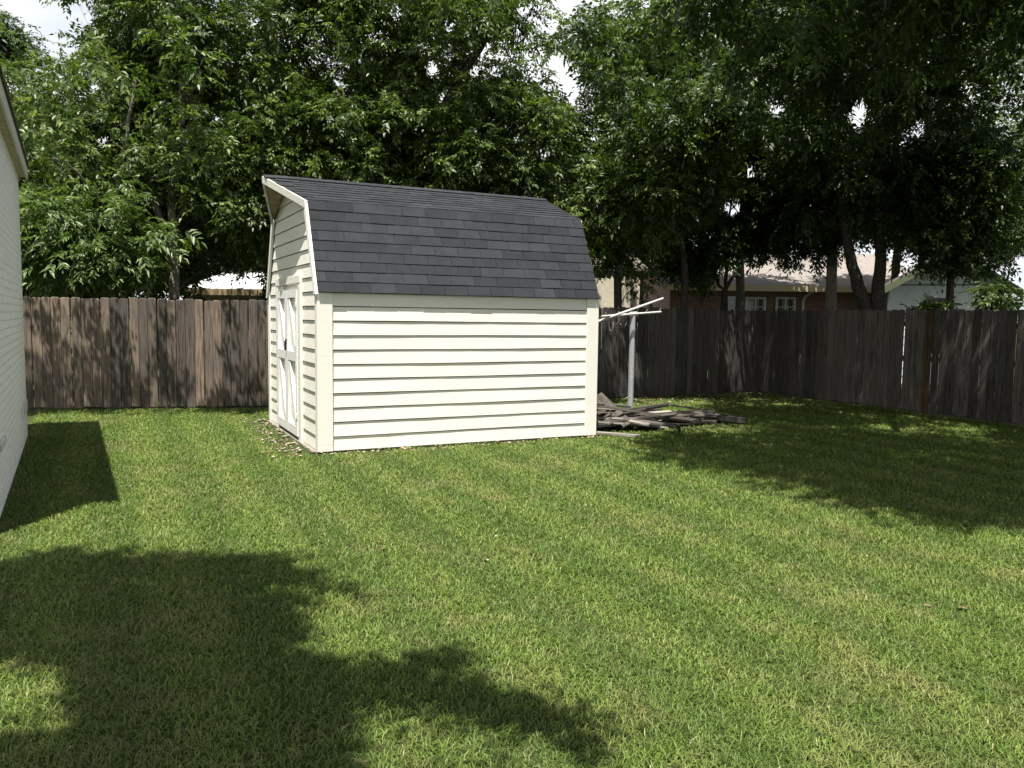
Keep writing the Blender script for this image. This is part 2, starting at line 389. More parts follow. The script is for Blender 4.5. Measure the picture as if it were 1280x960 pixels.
while x < SL + .02:                                                # ridge cap, one bent piece after another
    xb = min(x + .30, SL + .03); tn = random.random(); h = .006 + .009
    for sgn in (-1, 1):
        A = Vector((0, SW / 2, SR)); dn = Vector((0, sgn * ulu.y, -ulu.z)) * .14; nn = Vector((0, sgn * ulu.z, ulu.y))
        P = [A + Vector((x, 0, 0)), A + Vector((xb, 0, 0)), A + dn + Vector((xb, 0, 0)), A + dn + Vector((x, 0, 0))]
        mb.hexa([q + nn * .004 for q in P] + [q + nn * (h if i in (0, 3) else h + .006) for i, q in enumerate(P)], tn)
    x += .15
roof = mb.build('roof', SHING, shed)
HFAS = m_paint('grey_hood_paint', (.44, .435, .385))  # hood fascia paint, greyer and darker than the other trim
# hood: plywood soffit and its two fascia boards
for side in (0, 1):
    yb = (lambda y: y) if side == 0 else (lambda y: SW - y)
    mb = MB(); mb.poly([(-.016, yb(SI + .01), SB - .024), (-.016, SW / 2, SR - .024), (-SD + .01, SW / 2, SR - .024)][::(1 if side else -1)]); mb.build('hood_soffit', PLY, shed)
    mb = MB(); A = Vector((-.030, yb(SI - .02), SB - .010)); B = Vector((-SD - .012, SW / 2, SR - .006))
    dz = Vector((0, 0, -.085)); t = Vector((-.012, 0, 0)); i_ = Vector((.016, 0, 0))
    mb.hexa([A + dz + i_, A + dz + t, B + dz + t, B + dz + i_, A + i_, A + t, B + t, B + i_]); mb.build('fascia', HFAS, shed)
for x0, x1 in ((-.048, -.016), (SL + .0125, SL + .0165)):
    for side in (0, 1):
        yb = (lambda y: y) if side == 0 else (lambda y: SW - y)
        mb = MB(); P = [(-.048, SE - .03), (SI - .006, SB - .006), (SI + .075, SB - .06), (.05, SE - .03)]
        mb.prism([(yb(a), b) for a, b in P], x0, x1); mb.build('rake_board', TRIM, shed, bevel=.002)
mb = MB(); P = [(SI, SB - .075), (SI, SB - .006), (SW / 2, SR - .006), (SW - SI, SB - .006), (SW - SI, SB - .075), (SW / 2, SR - .085)]
for a in ([0, 1, 2, 5], [5, 2, 3, 4]): mb.prism([P[i] for i in a], SL + .0125, SL + .04)
mb.build('rake_board', TRIM, shed)

# ------------------------------------------------------------------ white brick house on the left
HA = Vector((-6.15, 10.23, 0)); ht = Vector((.4777, -.8785, 0)); hrz = math.atan2(ht.y, ht.x)
house = thing('brick_house', 'white painted brick house at the left edge of the lawn', 'house', HA, hrz)
HLn, HD, HZ = 5.3, 7.0, 3.25
mb = MB(); mb.box(0, HLn, -HD, 0, -.05, HZ + .02)
mb.build('wall', WBRICK, house)
mb = MB(); mb.prism([(-HD, HZ + .02), (0, HZ + .02), (-HD / 2, HZ + 1.35)], .02, HLn - .02); mb.build('gable_wall', WBRICK, house)
TAN = m_plain('painted_soffit', (.50, .43, .30), .7, .2); FASC = m_plain('fascia_paint', (.62, .62, .58), .6, .15)
BROOF = m_shingle('brown_house_shingle', (.10, .085, .07), (.13, .11, .09), (.16, .14, .115), 90)
mb = MB(); mb.box(-.10, HLn + .10, .003, .075, HZ + .004, HZ + .03); mb.build('soffit', TAN, house)
mb = MB(); mb.box(-.16, HLn + .12, .076, .098, HZ - .02, HZ + .125); mb.build('fascia', FASC, house, bevel=.003)
mb = MB(); slope = 1.35 / (HD / 2)
for sg in (1, -1):
    yc = -HD / 2; e0 = (yc + sg * (HD / 2 + .12)); ze = HZ + .125; zr = ze + slope * (HD / 2 + .12)
    P = [(-.2, e0, ze), (HLn + .16, e0, ze), (HLn + .16, yc, zr), (-.2, yc, zr)]
    mb.hexa([Vector(p) for p in P] + [Vector(p) + Vector((0, 0, .022)) for p in P], .4)
mb.build('roof', BROOF, house)
def house_point(u, v):
    d = Vector(ray(u, v)); n = Vector((-ht.y, ht.x, 0)); c = Vector((0, 0, EYE)); t = (HA - c).dot(n) / d.dot(n); P = c + d * t - HA
    return P.dot(ht), P.z
for (ua, va, ub, vb) in ((26.5, 499, 31.5, 524), (-3, 548, 3.5, 562)):
    x0, z1 = house_point(ub, va); x1, z0 = house_point(ua, vb)
    x0, x1 = min(x0, x1), max(x0, x1); z0, z1 = min(z0, z1), max(z0, z1)
    if x1 - x0 < .2: x1 = x0 + .3
    mb = MB(); f = .028
    mb.box(x0, x1, .003, .024, z0, z0 + f); mb.box(x0, x1, .003, .024, z1 - f, z1); mb.box(x0, x0 + f, .003, .024, z0 + f, z1 - f); mb.box(x1 - f, x1, .003, .024, z0 + f, z1 - f)
    vt = mb.build('vent', FASC, house)
    mb = MB(); k = 6
    for i in range(k):
        z = z0 + f + (z1 - z0 - 2 * f) * (i + .5) / k; mb.hexa([(x0 + f, .004, z), (x1 - f, .004, z), (x1 - f, .018, z - .012), (x0 + f, .018, z - .012), (x0 + f, .004, z + .004), (x1 - f, .004, z + .004), (x1 - f, .018, z - .008), (x0 + f, .018, z - .008)])
    mb.box(x0 + f, x1 - f, .001, .0035, z0 + f, z1 - f, m=1); mb.build('louver', [FASC, DARK], vt)

# ------------------------------------------------------------------ fences
def fence(P0, P1, mat, label, h=1.8, hole=None, seed=0, tones=(0, 1), gaps=(.002, .003, .004, .006, .013)):
    P0, P1 = Vector((*P0, 0)), Vector((*P1, 0)); d = P1 - P0; ln = d.length
    f = thing('wooden_fence', label, 'fence', P0, math.atan2(d.y, d.x), 'wooden picket fences round the lawn')
    rr = random.Random(seed); mb = MB(); x = 0; nb = None; drift = .5
    while x < ln - .05:
        wd = rr.uniform(.132, .143); gap = rr.choice(gaps); hh = h + rr.uniform(-.018, .018); y = rr.uniform(-.008, .004); ln_ = rr.uniform(-.006, .006)
        drift = min(1, max(0, drift * .8 + .1 + rr.uniform(-.25, .25))); t = tones[0] + (tones[1] - tones[0]) * min(1, max(0, drift + rr.uniform(-.4, .4)))
        c = .022; z0 = rr.uniform(.015, .05)
        tgt = mb
        if nb is None and hole is not None and x >= hole - .07:
            tgt = nb = MB(); y -= .012
        pts = [(x, z0), (x + wd, z0), (x + wd + ln_, hh - c), (x + wd - c + ln_, hh), (x + c + ln_, hh), (x + ln_, hh - c)]
        ch = .006; mid = x + wd / 2; fr = [(px + (ch if px < mid else -ch), pz - (ch if pz > 1 else -ch)) for px, pz in pts]
        m6 = len(tgt.v); tgt.v += [(a, y - .02, b) for a, b in fr] + [(a, y - .011, b) for a, b in pts] + [(a, y - .002, b) for a, b in pts]
        fs = [tuple(m6 + i for i in range(6)), tuple(m6 + 17 - i for i in range(6))]
        for q in (0, 6):
            for i in range(6): j = (i + 1) % 6; fs.append((m6 + q + j, m6 + q + i, m6 + q + 6 + i, m6 + q + 6 + j))
        tgt.f += fs; tgt.t += [t] * len(fs); tgt.m += [0] * len(fs); x += wd + gap
    mb.build('pickets', mat, f)
    if nb is not None: tag(nb.build('plank', NEWPL, f), 'newer brown plank standing out of the grey ones')
    for z in (.28, .95, 1.55):
        mb = MB(); mb.box(-.02, ln + .02, .006, .046, z - .045, z + .045, .4); mb.build('rail', mat, f)
    n = max(2, int(ln / 2.4) + 1)
    for i in range(n):
        xx = .06 + (ln - .12) * i / (n - 1); mb = MB(); mb.box(xx - .045, xx + .045, .048, .138, 0, h - .06, .35); mb.build('post', mat, f)
    return f
FP = [(-9.6, 12.45), (-4.13, 13.62), (1.2, 15.35), (5.35, 17.8), (7.05, 13.93), (8.9, 10.4)]
fence(FP[0], FP[1], FENCE, 'brown weathered picket fence between the white brick house and the shed', seed=3)
fence(FP[1], FP[2], FENCE, 'weathered picket fence running behind the shed', seed=4)
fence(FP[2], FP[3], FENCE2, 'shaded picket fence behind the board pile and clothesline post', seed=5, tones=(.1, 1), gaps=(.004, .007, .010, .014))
dd = math.dist(FP[3], FP[5])
hp = gnd(1148, 518); hx = (hp[0] - FP[3][0]) * (FP[5][0] - FP[3][0]) / dd + (hp[1] - FP[3][1]) * (FP[5][1] - FP[3][1]) / dd
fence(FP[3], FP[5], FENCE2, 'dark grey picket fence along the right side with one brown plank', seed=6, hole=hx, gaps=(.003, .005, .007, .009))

# ------------------------------------------------------------------ clothesline post and its loose pipe
pb = gnd(787.5, 519); pt = at(791, 394, pb[1] - .02)
cl = thing('clothesline_post', 'grey metal clothesline post with a crossarm standing in the board pile', 'clothesline post', (pb[0], pb[1], 0))
rel = lambda p: (p[0] - pb[0], p[1] - pb[1], p[2])
mb = MB(); mb.tube([(0, 0, -.1), rel(pt)], .047, 14); mb.build('pole', PIPE, cl, smooth=False)
ea, eb = at(752, 395.5, pb[1] - .35), at(826, 390, pb[1] + .25)
mb = MB(); mb.tube([rel(ea), rel(eb)], .018, 12); mb.build('crossarm', PIPEW, cl)
mb = MB(); c = Vector(rel(ea)).lerp(Vector(rel(eb)), .52); dr = (Vector(rel(eb)) - Vector(rel(ea))).normalized(); mb.tube([c - dr * .07, c + dr * .07], .036, 12); mb.build('sleeve', PIPEW, cl)
for k, fr in enumerate((.06, .27, .75, .98)):
    mb = MB(); c = Vector(rel(ea)).lerp(Vector(rel(eb)), fr); mb.tube([c + Vector((0, 0, -.02)), c + Vector((0, 0, .045)), c + Vector((.02, 0, .06))], .007, 6); mb.build('hook', WIRE, cl)
mb = MB()
for k in range(5):
    c = Vector(rel(ea)).lerp(Vector(rel(eb)), .16 + .05 * k); pts = []
    dp = random.uniform(.12, .26); wd = random.uniform(.03, .09)
    for i in range(13):
        t = 2 * math.pi * i / 12; pts.append(c + Vector((wd * math.sin(t), .02 * math.sin(t * 2 + k), -dp / 2 + dp / 2 * math.cos(t))))
    mb.tube(pts, .0045, 5)
mb.build('wire_coil', WIRE, cl)
pa, pe = at(737, 405.5, pb[1] - .32), at(829, 373, pb[1] - .12)
mb = MB(); mid = (Vector(pa) + Vector(pe)) / 2
mb.tube([Vector(pa) - mid, Vector(pe) - mid], .019, 12); o = mb.build('metal_pipe', PIPEW); o.location = mid
tag(o, 'loose white metal pipe slanting up across the clothesline post crossarm', 'pipe')

# ------------------------------------------------------------------ board pile
GB = 'loose boards in the pile beside the shed'
def board(p, q, wid, th, tone, roll=0.0, label='weathered grey board lying in the heap beside the shed', name='board'):
    p, q = Vector(p), Vector(q); d = q - p; ln = d.length
    mb = MB(); n = 3; sag = random.uniform(-.008, .008)
    for i in range(n):
        a, b = ln * (i / n - .5), ln * ((i + 1) / n - .5); za, zb = sag * math.sin(math.pi * i / n), sag * math.sin(math.pi * (i + 1) / n)
        if i == 0: a += random.uniform(0, .03)
        mb.hexa([(a, -wid / 2, za - th / 2), (b, -wid / 2, zb - th / 2), (b, wid / 2, zb - th / 2), (a, wid / 2, za - th / 2), (a, -wid / 2, za + th / 2), (b, -wid / 2, zb + th / 2), (b, wid / 2, zb + th / 2), (a, wid / 2, za + th / 2)], tone)
    o = mb.build(name, BOARD); o.location = (p + q) / 2
    o.rotation_mode = 'QUATERNION'
    from mathutils import Quaternion
    o.rotation_quaternion = d.to_track_quat('X', 'Z') @ Quaternion((1, 0, 0), roll)
    return tag(o, label, 'board', GB)
def G(u, v, z): return Vector(gnd(u, v, z))
board(G(786, 532, .10), G(747, 494, .42), .15, .025, .3, -.5, 'wide brown board propped up steeply against the shed end of the heap')
board(G(760, 532, .10), G(751, 500, .36), .16, .022, .2, -.4, 'short dark board propped behind the steep wide board')
board(G(862, 518, .10), G(933, 525, .08), .13, .075, .25, 0, 'thick grey beam sticking out of the far right end of the heap')
board(G(800, 516, .16), G(868, 526, .16), .13, .03, .05, .15, 'wide dark board on top of the heap right of the post')
board(G(778, 524, .17), G(845, 533, .10), .12, .025, .45, .1, 'wide tan board sloping to the grass in the middle of the heap')
board(G(848, 517, .13), G(874, 523, .1), .07, .03, .6, 0, 'short pale stick lying at the back of the heap')
board(G(849.5, 538.5, .0), G(848, 531, .26), .03, .02, .65, 0, 'thin stake standing upright in the heap', 'stake')
board(G(786, 526, .2), G(812, 531, .17), .10, .02, .9, .1, 'short bleached board on the heap just right of the post')
board(G(745, 541, .04), G(800, 545, .03), .10, .03, .9, .0, 'pale flat board at the front edge of the heap near the shed')
a0, a1 = G(752, 540, 0), G(905, 528, 0); dirn = (a1 - a0).normalized(); nrm_ = Vector((-dirn.y, dirn.x, 0))
rr = random.Random(21)
for k in range(85):
    t = rr.uniform(.0, .92); wv = 1.0 * (1 - .5 * t); c = a0.lerp(a1, t) + nrm_ * rr.uniform(-.1, 1) * wv; lay = rr.random()
    hgt = (.27 - .15 * t) * lay * (1 - abs(rr.uniform(-.5, .5))) + .03
    ang = math.atan2(dirn.y, dirn.x) + rr.gauss(-.25, .22); ln = rr.uniform(.5, 1.5) * (1 - .3 * t)
    e = Vector((math.cos(ang), math.sin(ang), rr.gauss(-.02, .07))) * ln / 2
    c.z = hgt + abs(e.z)
    if c.x - ln / 2 * abs(math.cos(ang)) < 1.17 and True: c.x = 1.2 + ln / 2 * abs(math.cos(ang))
    board(c - e, c + e, rr.choice((.045, .06, .08, .10)), rr.choice((.014, .018, .03)), rr.choice((.0, .03, .08, .15, .25, .5, .8, 1.0)), rr.gauss(0, .12))

# ------------------------------------------------------------------ neighbours beyond the fence
def window(parent, x0, x1, z0, z1, y=-.02):
    mb = MB(); f = .06
    mb.box(x0, x1, y - .04, y, z0, z0 + f); mb.box(x0, x1, y - .04, y, z1 - f, z1)
    for a in (x0, (x0 + x1) / 2 - f / 2, x1 - f): mb.box(a, a + f, y - .04, y, z0 + f, z1 - f)
    wn = mb.build('window', PIPEW, parent); mb = MB(); mb.box(x0 + f, x1 - f, y - .012, y - .004, z0 + f, z1 - f); mb.build('pane', GLASS, wn)
    mb = MB(); zc = (z0 + z1) / 2; n = 4
    for i in range(n): xx = x0 + (x1 - x0) * (i + .5) / n; mb.box(xx - .008, xx + .008, y - .02, y - .013, z0 + f, z1 - f)
    mb.box(x0 + f, x1 - f, y - .021, y - .0125, zc - .01, zc + .01); mb.build('muntins', PIPEW, wn)
YH = 27.0
L0, L1 = at(838, 357, YH), at(1150, 362, YH); ez = L0[2]
nb = thing('brick_house', 'red brick house with a pale tan roof beyond the right fence', 'house', (L0[0], YH, 0))
ln = L1[0] - L0[0]; mb = MB(); mb.box(0, ln, 0, 8, 0, ez); mb.build('wall', RBRICK, nb)
TROOF = m_shingle('tan_house_shingle', (.17, .15, .135), (.20, .178, .16), (.235, .21, .19), 40)
rh = at(960, 318, YH + 4)[2] - ez
mb = MB()
for sg in (0, 1):
    y0, y1 = (-.5, 4) if sg == 0 else (8.5, 4); P = [(-.4, y0, ez - .02), (ln + .4, y0, ez - .02), (ln + .4, y1, ez + rh), (-.4, y1, ez + rh)]
    mb.hexa([Vector(p) for p in P] + [Vector(p) + Vector((0, 0, .05)) for p in P])
mb.build('roof', TROOF, nb)
for xa in (0, ln - .1): mb = MB(); mb.prism([(.02, ez + .001), (7.98, ez + .001), (4, ez + rh - .1)], xa, xa + .1); mb.build('gable_wall', RBRICK, nb)
mb = MB(); mb.box(-.4, ln + .4, -.54, -.503, ez - .16, ez + .03); mb.build('fascia', m_plain('tan_fascia', (.48, .40, .27), .7, .15), nb)
lx = lambda u: at(u, 375, YH)[0] - L0[0]
lz = lambda v: at(960, v, YH)[2]
for a, b, vt in ((931, 957, 371.5), (969, 994, 371)): window(nb, lx(a), lx(b), lz(396), lz(vt))
mb = MB(); mb.box(lx(908), lx(921), -.05, -.003, lz(420), lz(371)); mb.build('door', GLASS, nb)
mb = MB(); x = lx(1003); mb.tube([(x + .22, -.45, ez - .1), (x + .05, -.1, ez - .3), (x, -.06, ez - .45), (x, -.06, .1)], .045, 8); mb.build('downspout', PIPEW, nb)
mb = MB(); x = lx(1027); mb.tube([(x, 2, ez + .3), (x, 2, ez + rh + .9)], .06, 10); mb.tube([(x, 2, ez + rh + .9), (x, 2, ez + rh + 1.0)], .1, 10); mb.build('vent_pipe', PIPEW, nb)

YW = 21.0
W0, W1 = at(1112, 372, YW), at(1235, 372, YW); wl = W1[0] - W0[0]
wh = thing('siding_house', 'white siding house with a gable end beyond the right fence', 'house', (W0[0], YW, 0), -.42)
WSID = m_plain('white_lap_siding', (.80, .85, .92), .6, .1, 4)
we = at(1112, 358, YW)[2]; pk = at(1178, 318, YW)[2]
mb = MB(); mb.prism([(0, 0), (wl, 0), (wl, we), (wl * .54, pk), (0, we)], 0, 6, 'y')
z = .2
while z < pk - .2:
    h = 0 if z < we else (z - we) / (pk - we); mb.hexa([(wl * .54 * h, -.014, z), (wl - wl * .46 * h, -.014, z), (wl - wl * .46 * h, -.001, z), (wl * .54 * h, -.001, z), (wl * .54 * h, -.004, z + .2), (wl - wl * .46 * h, -.004, z + .2), (wl - wl * .46 * h, -.001, z + .2), (wl * .54 * h, -.001, z + .2)]); z += .2
mb.build('wall', WSID, wh)
mb = MB()
for xa, xb in ((-.35, wl * .54), (wl + .35, wl * .54)):
    za = we - .14; P = [(xa, -.35, za), (xa, 6.3, za), (xb, 6.3, pk + .06), (xb, -.35, pk + .06)]
    mb.hexa([Vector(p) for p in P] + [Vector(p) + Vector((0, 0, .06)) for p in P])
mb.build('roof', TROOF, wh)
GRN = m_plain('green_trim', (.10, .12, .07), .6, .2)
mb = MB()
for xa, xb in ((-.36, wl * .54), (wl + .36, wl * .54)):
    P = [(xa, we - .15), (xb, pk + .05), (xb, pk - .13), (xa, we - .33)]; mb.prism(P, -.39, -.353, 'y')
mb.build('rake_board', GRN, wh)
mb = MB(); mb.box(0, wl, -.03, -.0155, we + .02, we + .05); mb.build('trim_band', GRN, wh)
mb = MB(); gx = lambda u: at(u, 385, YW)[0] - W0[0]; mb.box(gx(1150), gx(1174), -.05, -.016, .8, at(1160, 373, YW)[2]); mb.build('window', GLASS, wh)

YS = 20.0
S0, S1 = at(244, 360, YS), at(345, 360, YS)
sh = thing('outbuilding', 'low tan outbuilding with a white metal roof beyond the left fence', 'outbuilding', (S0[0], YS, 0))
sl = S1[0] - S0[0]; se = at(280, 363, YS)[2]
mb = MB(); mb.box(0, sl, 0, 3, 0, se); mb.build('wall', m_plain('tan_wall_paint', (.46, .37, .24), .8, .2), sh)
mb = MB(); P = [(-.15, -.25, se), (sl + .15, -.25, se), (sl + .15, 3.2, se + .62), (-.15, 3.2, se + .62)]; mb.hexa([Vector(p) for p in P] + [Vector(p) + Vector((0, 0, .05)) for p in P])
for i in range(9): xx = -.1 + (sl + .2) * i / 8; mb.hexa([(xx - .02, -.25, se + .05), (xx + .02, -.25, se + .05), (xx + .02, 3.2, se + .67), (xx - .02, 3.2, se + .67), (xx - .012, -.25, se + .085), (xx + .012, -.25, se + .085), (xx + .012, 3.2, se + .705), (xx - .012, 3.2, se + .705)])
mb.build('roof', m_plain('white_metal_roof', (.78, .80, .82), .4, .1), sh)
mb = MB(); mb.box(-.15, sl + .15, -.29, -.253, se - .12, se + .03); mb.build('fascia', m_plain('dark_tan_fascia', (.30, .23, .13), .7, .2), sh)

YT = 21.0
T0, T1 = at(730, 350, YT), at(800, 350, YT)
tb = thing('tan_outbuilding', 'tan outbuilding with upright board siding just right of the shed, beyond the fence', 'outbuilding', (T0[0], YT, 0))
tl = T1[0] - T0[0]; te = at(760, 338, YT)[2]; mb = MB(); mb.box(0, tl, 0, 3, 0, te)
for i in range(9): xx = tl * (i + .5) / 9; mb.box(xx - .02, xx + .02, -.018, -.001, 0, te - .05)
mb.build('wall', m_plain('tan_board_paint', (.52, .48, .38), .8, .2), tb)
mb = MB(); P = [(-.2, -.07, te), (tl + .2, -.07, te), (tl + .2, 3.3, te + .7), (-.2, 3.3, te + .7)]; mb.hexa([Vector(p) for p in P] + [Vector(p) + Vector((0, 0, .06)) for p in P]); mb.build('roof', BROOF, tb)

# ------------------------------------------------------------------ trees
def unit(a): return a / np.maximum(np.linalg.norm(a, axis=1, keepdims=True), 1e-6)
def leaves_mesh(C, A, nleaf=9, rach=.30, ll=.12, lw=.040, droop=.45):
    """sprays of leaflets: C centres, A axes (unit). Returns V, F, tone."""
    S = len(C); up = np.tile(np.array([0, 0, 1.0]), (S, 1)) + rng.normal(0, .35, (S, 3))
    U = unit(np.cross(A, up)); Nn = np.cross(U, A)
    k = np.arange(nleaf); side = np.where(k % 2 == 0, 1, -1); tpos = ((k // 2) + .6) / ((nleaf + 1) // 2)
    side = side.astype(float); side[-1] = 0; tpos[-1] = 1.0
    sz = rng.uniform(.75, 1.2, (S, 1))
    P = C[:, None] + A[:, None] * (rach * sz[:, :, None] * (tpos[None, :, None] - .4)) - np.array([0, 0, 1.0]) * (.25 * rach * (tpos ** 2))[None, :, None]
    an = rng.normal(.95, .22, (S, nleaf)) * side
    D = A[:, None] * np.cos(an)[..., None] + U[:, None] * np.sin(an)[..., None]
    D = D + rng.normal(0, .18, D.shape); D[..., 2] -= droop * rng.uniform(.3, 1.4, (S, nleaf))
    D = D.reshape(-1, 3); D = unit(D); P = P.reshape(-1, 3)
    NN = np.repeat(Nn, nleaf, 0) + rng.normal(0, .3, P.shape); W = unit(np.cross(D, NN)); NN = np.cross(W, D)
    l = (ll * rng.uniform(.7, 1.25, (len(P), 1))) * np.repeat(sz, nleaf, 0); wd = lw * l / ll * rng.uniform(.85, 1.15, (len(P), 1))
    b = P; m = P + D * l * .48 + NN * l * .035; t = P + D * l - NN * l * .10 - np.array([0, 0, .05]) * l
    lf = P + D * l * .45 - W * wd * .5 + NN * l * .10; rt = P + D * l * .45 + W * wd * .5 + NN * l * .10
    n = len(P); V = np.stack([b, m, t, lf, rt], 1).reshape(-1, 3); i = (np.arange(n) * 5)[:, None]
    F = np.concatenate([i + np.array([[0, 1, 2, 3]]), i + np.array([[0, 4, 2, 1]])], 1).reshape(-1, 4)
    tone = np.repeat(np.clip(np.repeat(rng.uniform(0, .8, S), nleaf) + rng.normal(0, .2, n), 0, 1), 2)
    return V, F, tone

GAPS = []                                                           # openings in the canopy where the sky shows (photo pixel, radius)
def in_gap(C, gaps):
    u, v = pix(C); k = np.zeros(len(C), bool)
    for (gu, gv_, gr) in gaps: k |= ((u - gu) ** 2 + ((v - gv_) * 1.0) ** 2) < gr ** 2
    return k
def clump_points(ells):
    out_ = []
    for (c, r, n) in ells:
        n = int(n * 1.5)
        q = unit(rng.normal(0, 1, (n, 3))) * (rng.uniform(0, 1, (n, 1)) ** .42); out_.append(np.asarray(c) + q * np.asarray(r))
    return np.concatenate(out_)
def tree(name, label, base, stem, ells, leafmat, bark=BARK, r0=.14, per=44, cr_=.52, extra=None, gaps=(), group=None, ll=.105, lw=.042, nleaf=11, rach=.27, lean=None, stems=None, droop=.30, twigs=1, cat='tree', small=()):
    """stem: list of points of the main trunk (world); ells: (centre, radii, clumps) in world metres; extra: more clump centres"""
    root = thing(name, label, cat, base, 0, group); B = np.asarray(base, float)
    CC = clump_points(ells) if ells else np.zeros((0, 3))
    if extra is not None and len(extra): CC = np.concatenate([CC, np.asarray(extra)])
    if len(gaps): CC = CC[~in_gap(CC, gaps)]
    CC = CC[CC[:, 2] > 1.0]
    rc = cr_ * rng.uniform(.65, 1.3, (len(CC), 1))
    if len(small): CC = np.concatenate([CC, np.asarray(small)]); rc = np.concatenate([rc, np.full((len(small), 1), .105)])
    cnt = np.maximum(6, (per * (rc[:, 0] / cr_) ** 2).astype(int)); ix = np.repeat(np.arange(len(CC)), cnt)
    q = unit(rng.normal(0, 1, (len(ix), 3))); rad = rng.uniform(0, 1, (len(ix), 1)) ** .5
    S = CC[ix] + q * rad * rc[ix] * np.array([1.15, 1.15, .8])
    if len(gaps):
        k = ~in_gap(S, [(a, b, c * .8) for a, b, c in gaps]); S, q = S[k], q[k]
    ax = q + rng.normal(0, .45, q.shape); ax[:, 2] *= .6; ax[:, 2] -= .15
    V, F, tone = leaves_mesh(S, unit(ax), nleaf, rach, ll, lw, droop)
    raw_mesh('crown', V - B, [F], leafmat, root, tone)
    mb = MB(); nodes = []
    sl_ = stems or [stem]
    for st in sl_:
        st = [np.asarray(p, float) for p in st]; pts = []; rad = []
        tot = len(st) - 1
        for i in range(tot):
            for t in np.linspace(0, 1, 5)[:-1 if i < tot - 1 else None]:
                p = st[i] * (1 - t) + st[i + 1] * t + (rng.normal(0, .02, 3) * (1 if 0 < t < 1 else 0)); pts.append(p); f = (i + t) / tot
                rad.append(r0 * (1 - .72 * f) * (1 + (.35 if f < .02 else 0)))
        mb.tube([p - B for p in pts], rad, 12); nodes += [(p, r) for p, r in zip(pts, rad)]
    base_nodes = np.array([nd[0] for nd in nodes])
    for c in sorted(CC, key=lambda q: np.min(np.linalg.norm(base_nodes - q, axis=1))):
        best = min(nodes, key=lambda nd: np.linalg.norm(nd[0] - c) + 1.2 * max(0, nd[0][2] - c[2] + .4) - .5 * nd[1])
        p = best[0]; d = c - p; ln = np.linalg.norm(d)
        if ln < .15: continue
        r = min(best[1] * .55, .008 + .010 * ln); md = p + d * .5 + np.array([0, 0, .10 * ln]) + rng.normal(0, .05 * ln, 3); m2 = p + d * .8 + np.array([0, 0, .05 * ln]) + rng.normal(0, .03 * ln, 3)
        mb.tube([p - B, md - B, m2 - B, c - B], [r, r * .75, r * .55, r * .35], 5, cap=False)
        nodes.append((md, r * .75)); nodes.append((m2, r * .55))
        for _ in range(2 * twigs):
            e = c + rng.normal(0, .4, 3) * cr_; mb.tube([m2 - B, (m2 + e) / 2 - B + rng.normal(0, .04, 3), e - B], [r * .4, r * .3, .003], 4, cap=False)
    mb.build('trunk', bark, root, smooth=True)
    return root

def pt(u, v, Y): return at(u, v, Y)
def E(u, v, Y, rx, ry, rz, n): return (at(u, v, Y), (rx, ry, rz), n)
def gb(u, Y): p = at(u, 420, Y); return (p[0], p[1], 0)
def st_(us, Y):
    """trunk points given as (u, v) pixels at depth Y, from the ground up"""
    p0 = gb(us[0][0], Y); return [p0] + [at(u, v, Y) for u, v in us]
def over(pts, z0, z1, jit=.12):
    """clumps whose shadow falls on the given ground points"""
    o_ = []
    for p in pts:
        z = rng.uniform(z0, z1); o_.append(np.array([p[0], p[1], 0]) + np.array([SUN.x, SUN.y, SUN.z]) / SUN.z * z + rng.normal(0, jit, 3))
    return o_
SKYG = [(45, 30, 42), (100, 15, 26), (702, 78, 20), (714, 105, 20), (692, 30, 12), (655, 8, 14), (718, 126, 12), (560, 30, 12), (1210, 108, 14), (1118, 24, 14), (648, 170, 10), (10, 115, 10)]
_hr = random.Random(11)
SKYG += [(_hr.uniform(900, 1280), _hr.uniform(0, 260), _hr.uniform(12, 19)) for _ in range(7)] + [(_hr.uniform(420, 680), _hr.uniform(0, 190), _hr.uniform(10, 14)) for _ in range(9)] + [(_hr.uniform(60, 400), _hr.uniform(0, 190), _hr.uniform(10, 13)) for _ in range(8)]
HOUSEG = [(1135, 346, 18), (1160, 350, 18), (1188, 350, 14), (905, 344, 14), (932, 342, 17), (965, 340, 18), (1000, 344, 14), (1062, 344, 10), (905, 362, 22), (935, 352, 26), (965, 352, 26), (995, 356, 26), (1022, 352, 18), (1060, 362, 12), (1135, 362, 18), (1160, 366, 16), (1185, 368, 14), (965, 372, 20), (752, 362, 16), (768, 360, 18), (764, 345, 12)]
OUTG = [(282, 360, 24), (312, 358, 22), (258, 362, 14)]
GT = 'trees behind the fences'
tree('shade_tree', 'tall leafy tree with a slender pale trunk behind the left fence', gb(219, 15.4), None,
     [E(240, 40, 16.2, 2.7, 1.8, 2.4, 105), E(150, 170, 15.7, 1.9, 1.4, 1.5, 46), E(320, 210, 16.2, 1.7, 1.4, 1.9, 58), E(190, 300, 16.6, 2.2, 1.0, 1.0, 30)],
     LEAF, BARKG, r0=.10, gaps=SKYG + OUTG, group=GT, stems=[st_([(219, 330), (215, 240), (228, 130), (236, 10), (240, -80)], 15.4), st_([(216, 330), (190, 235), (150, 160), (120, 60)], 15.5)])
tree('shade_tree', 'tall dense tree rising right behind the shed roof', gb(470, 16.6), None,
     [E(520, 50, 16.8, 3.1, 1.9, 2.6, 135), E(450, 190, 16.3, 2.2, 1.4, 1.5, 62), E(620, 190, 16.8, 1.6, 1.4, 1.7, 50), E(560, 270, 17.2, 2.6, 1.0, .9, 36)],
     LEAF, BARK, r0=.16, gaps=SKYG + OUTG, group=GT, stems=[st_([(470, 330), (468, 200), (500, 60), (530, -60)], 16.6), st_([(472, 330), (520, 190), (600, 60), (640, -20)], 16.7)])
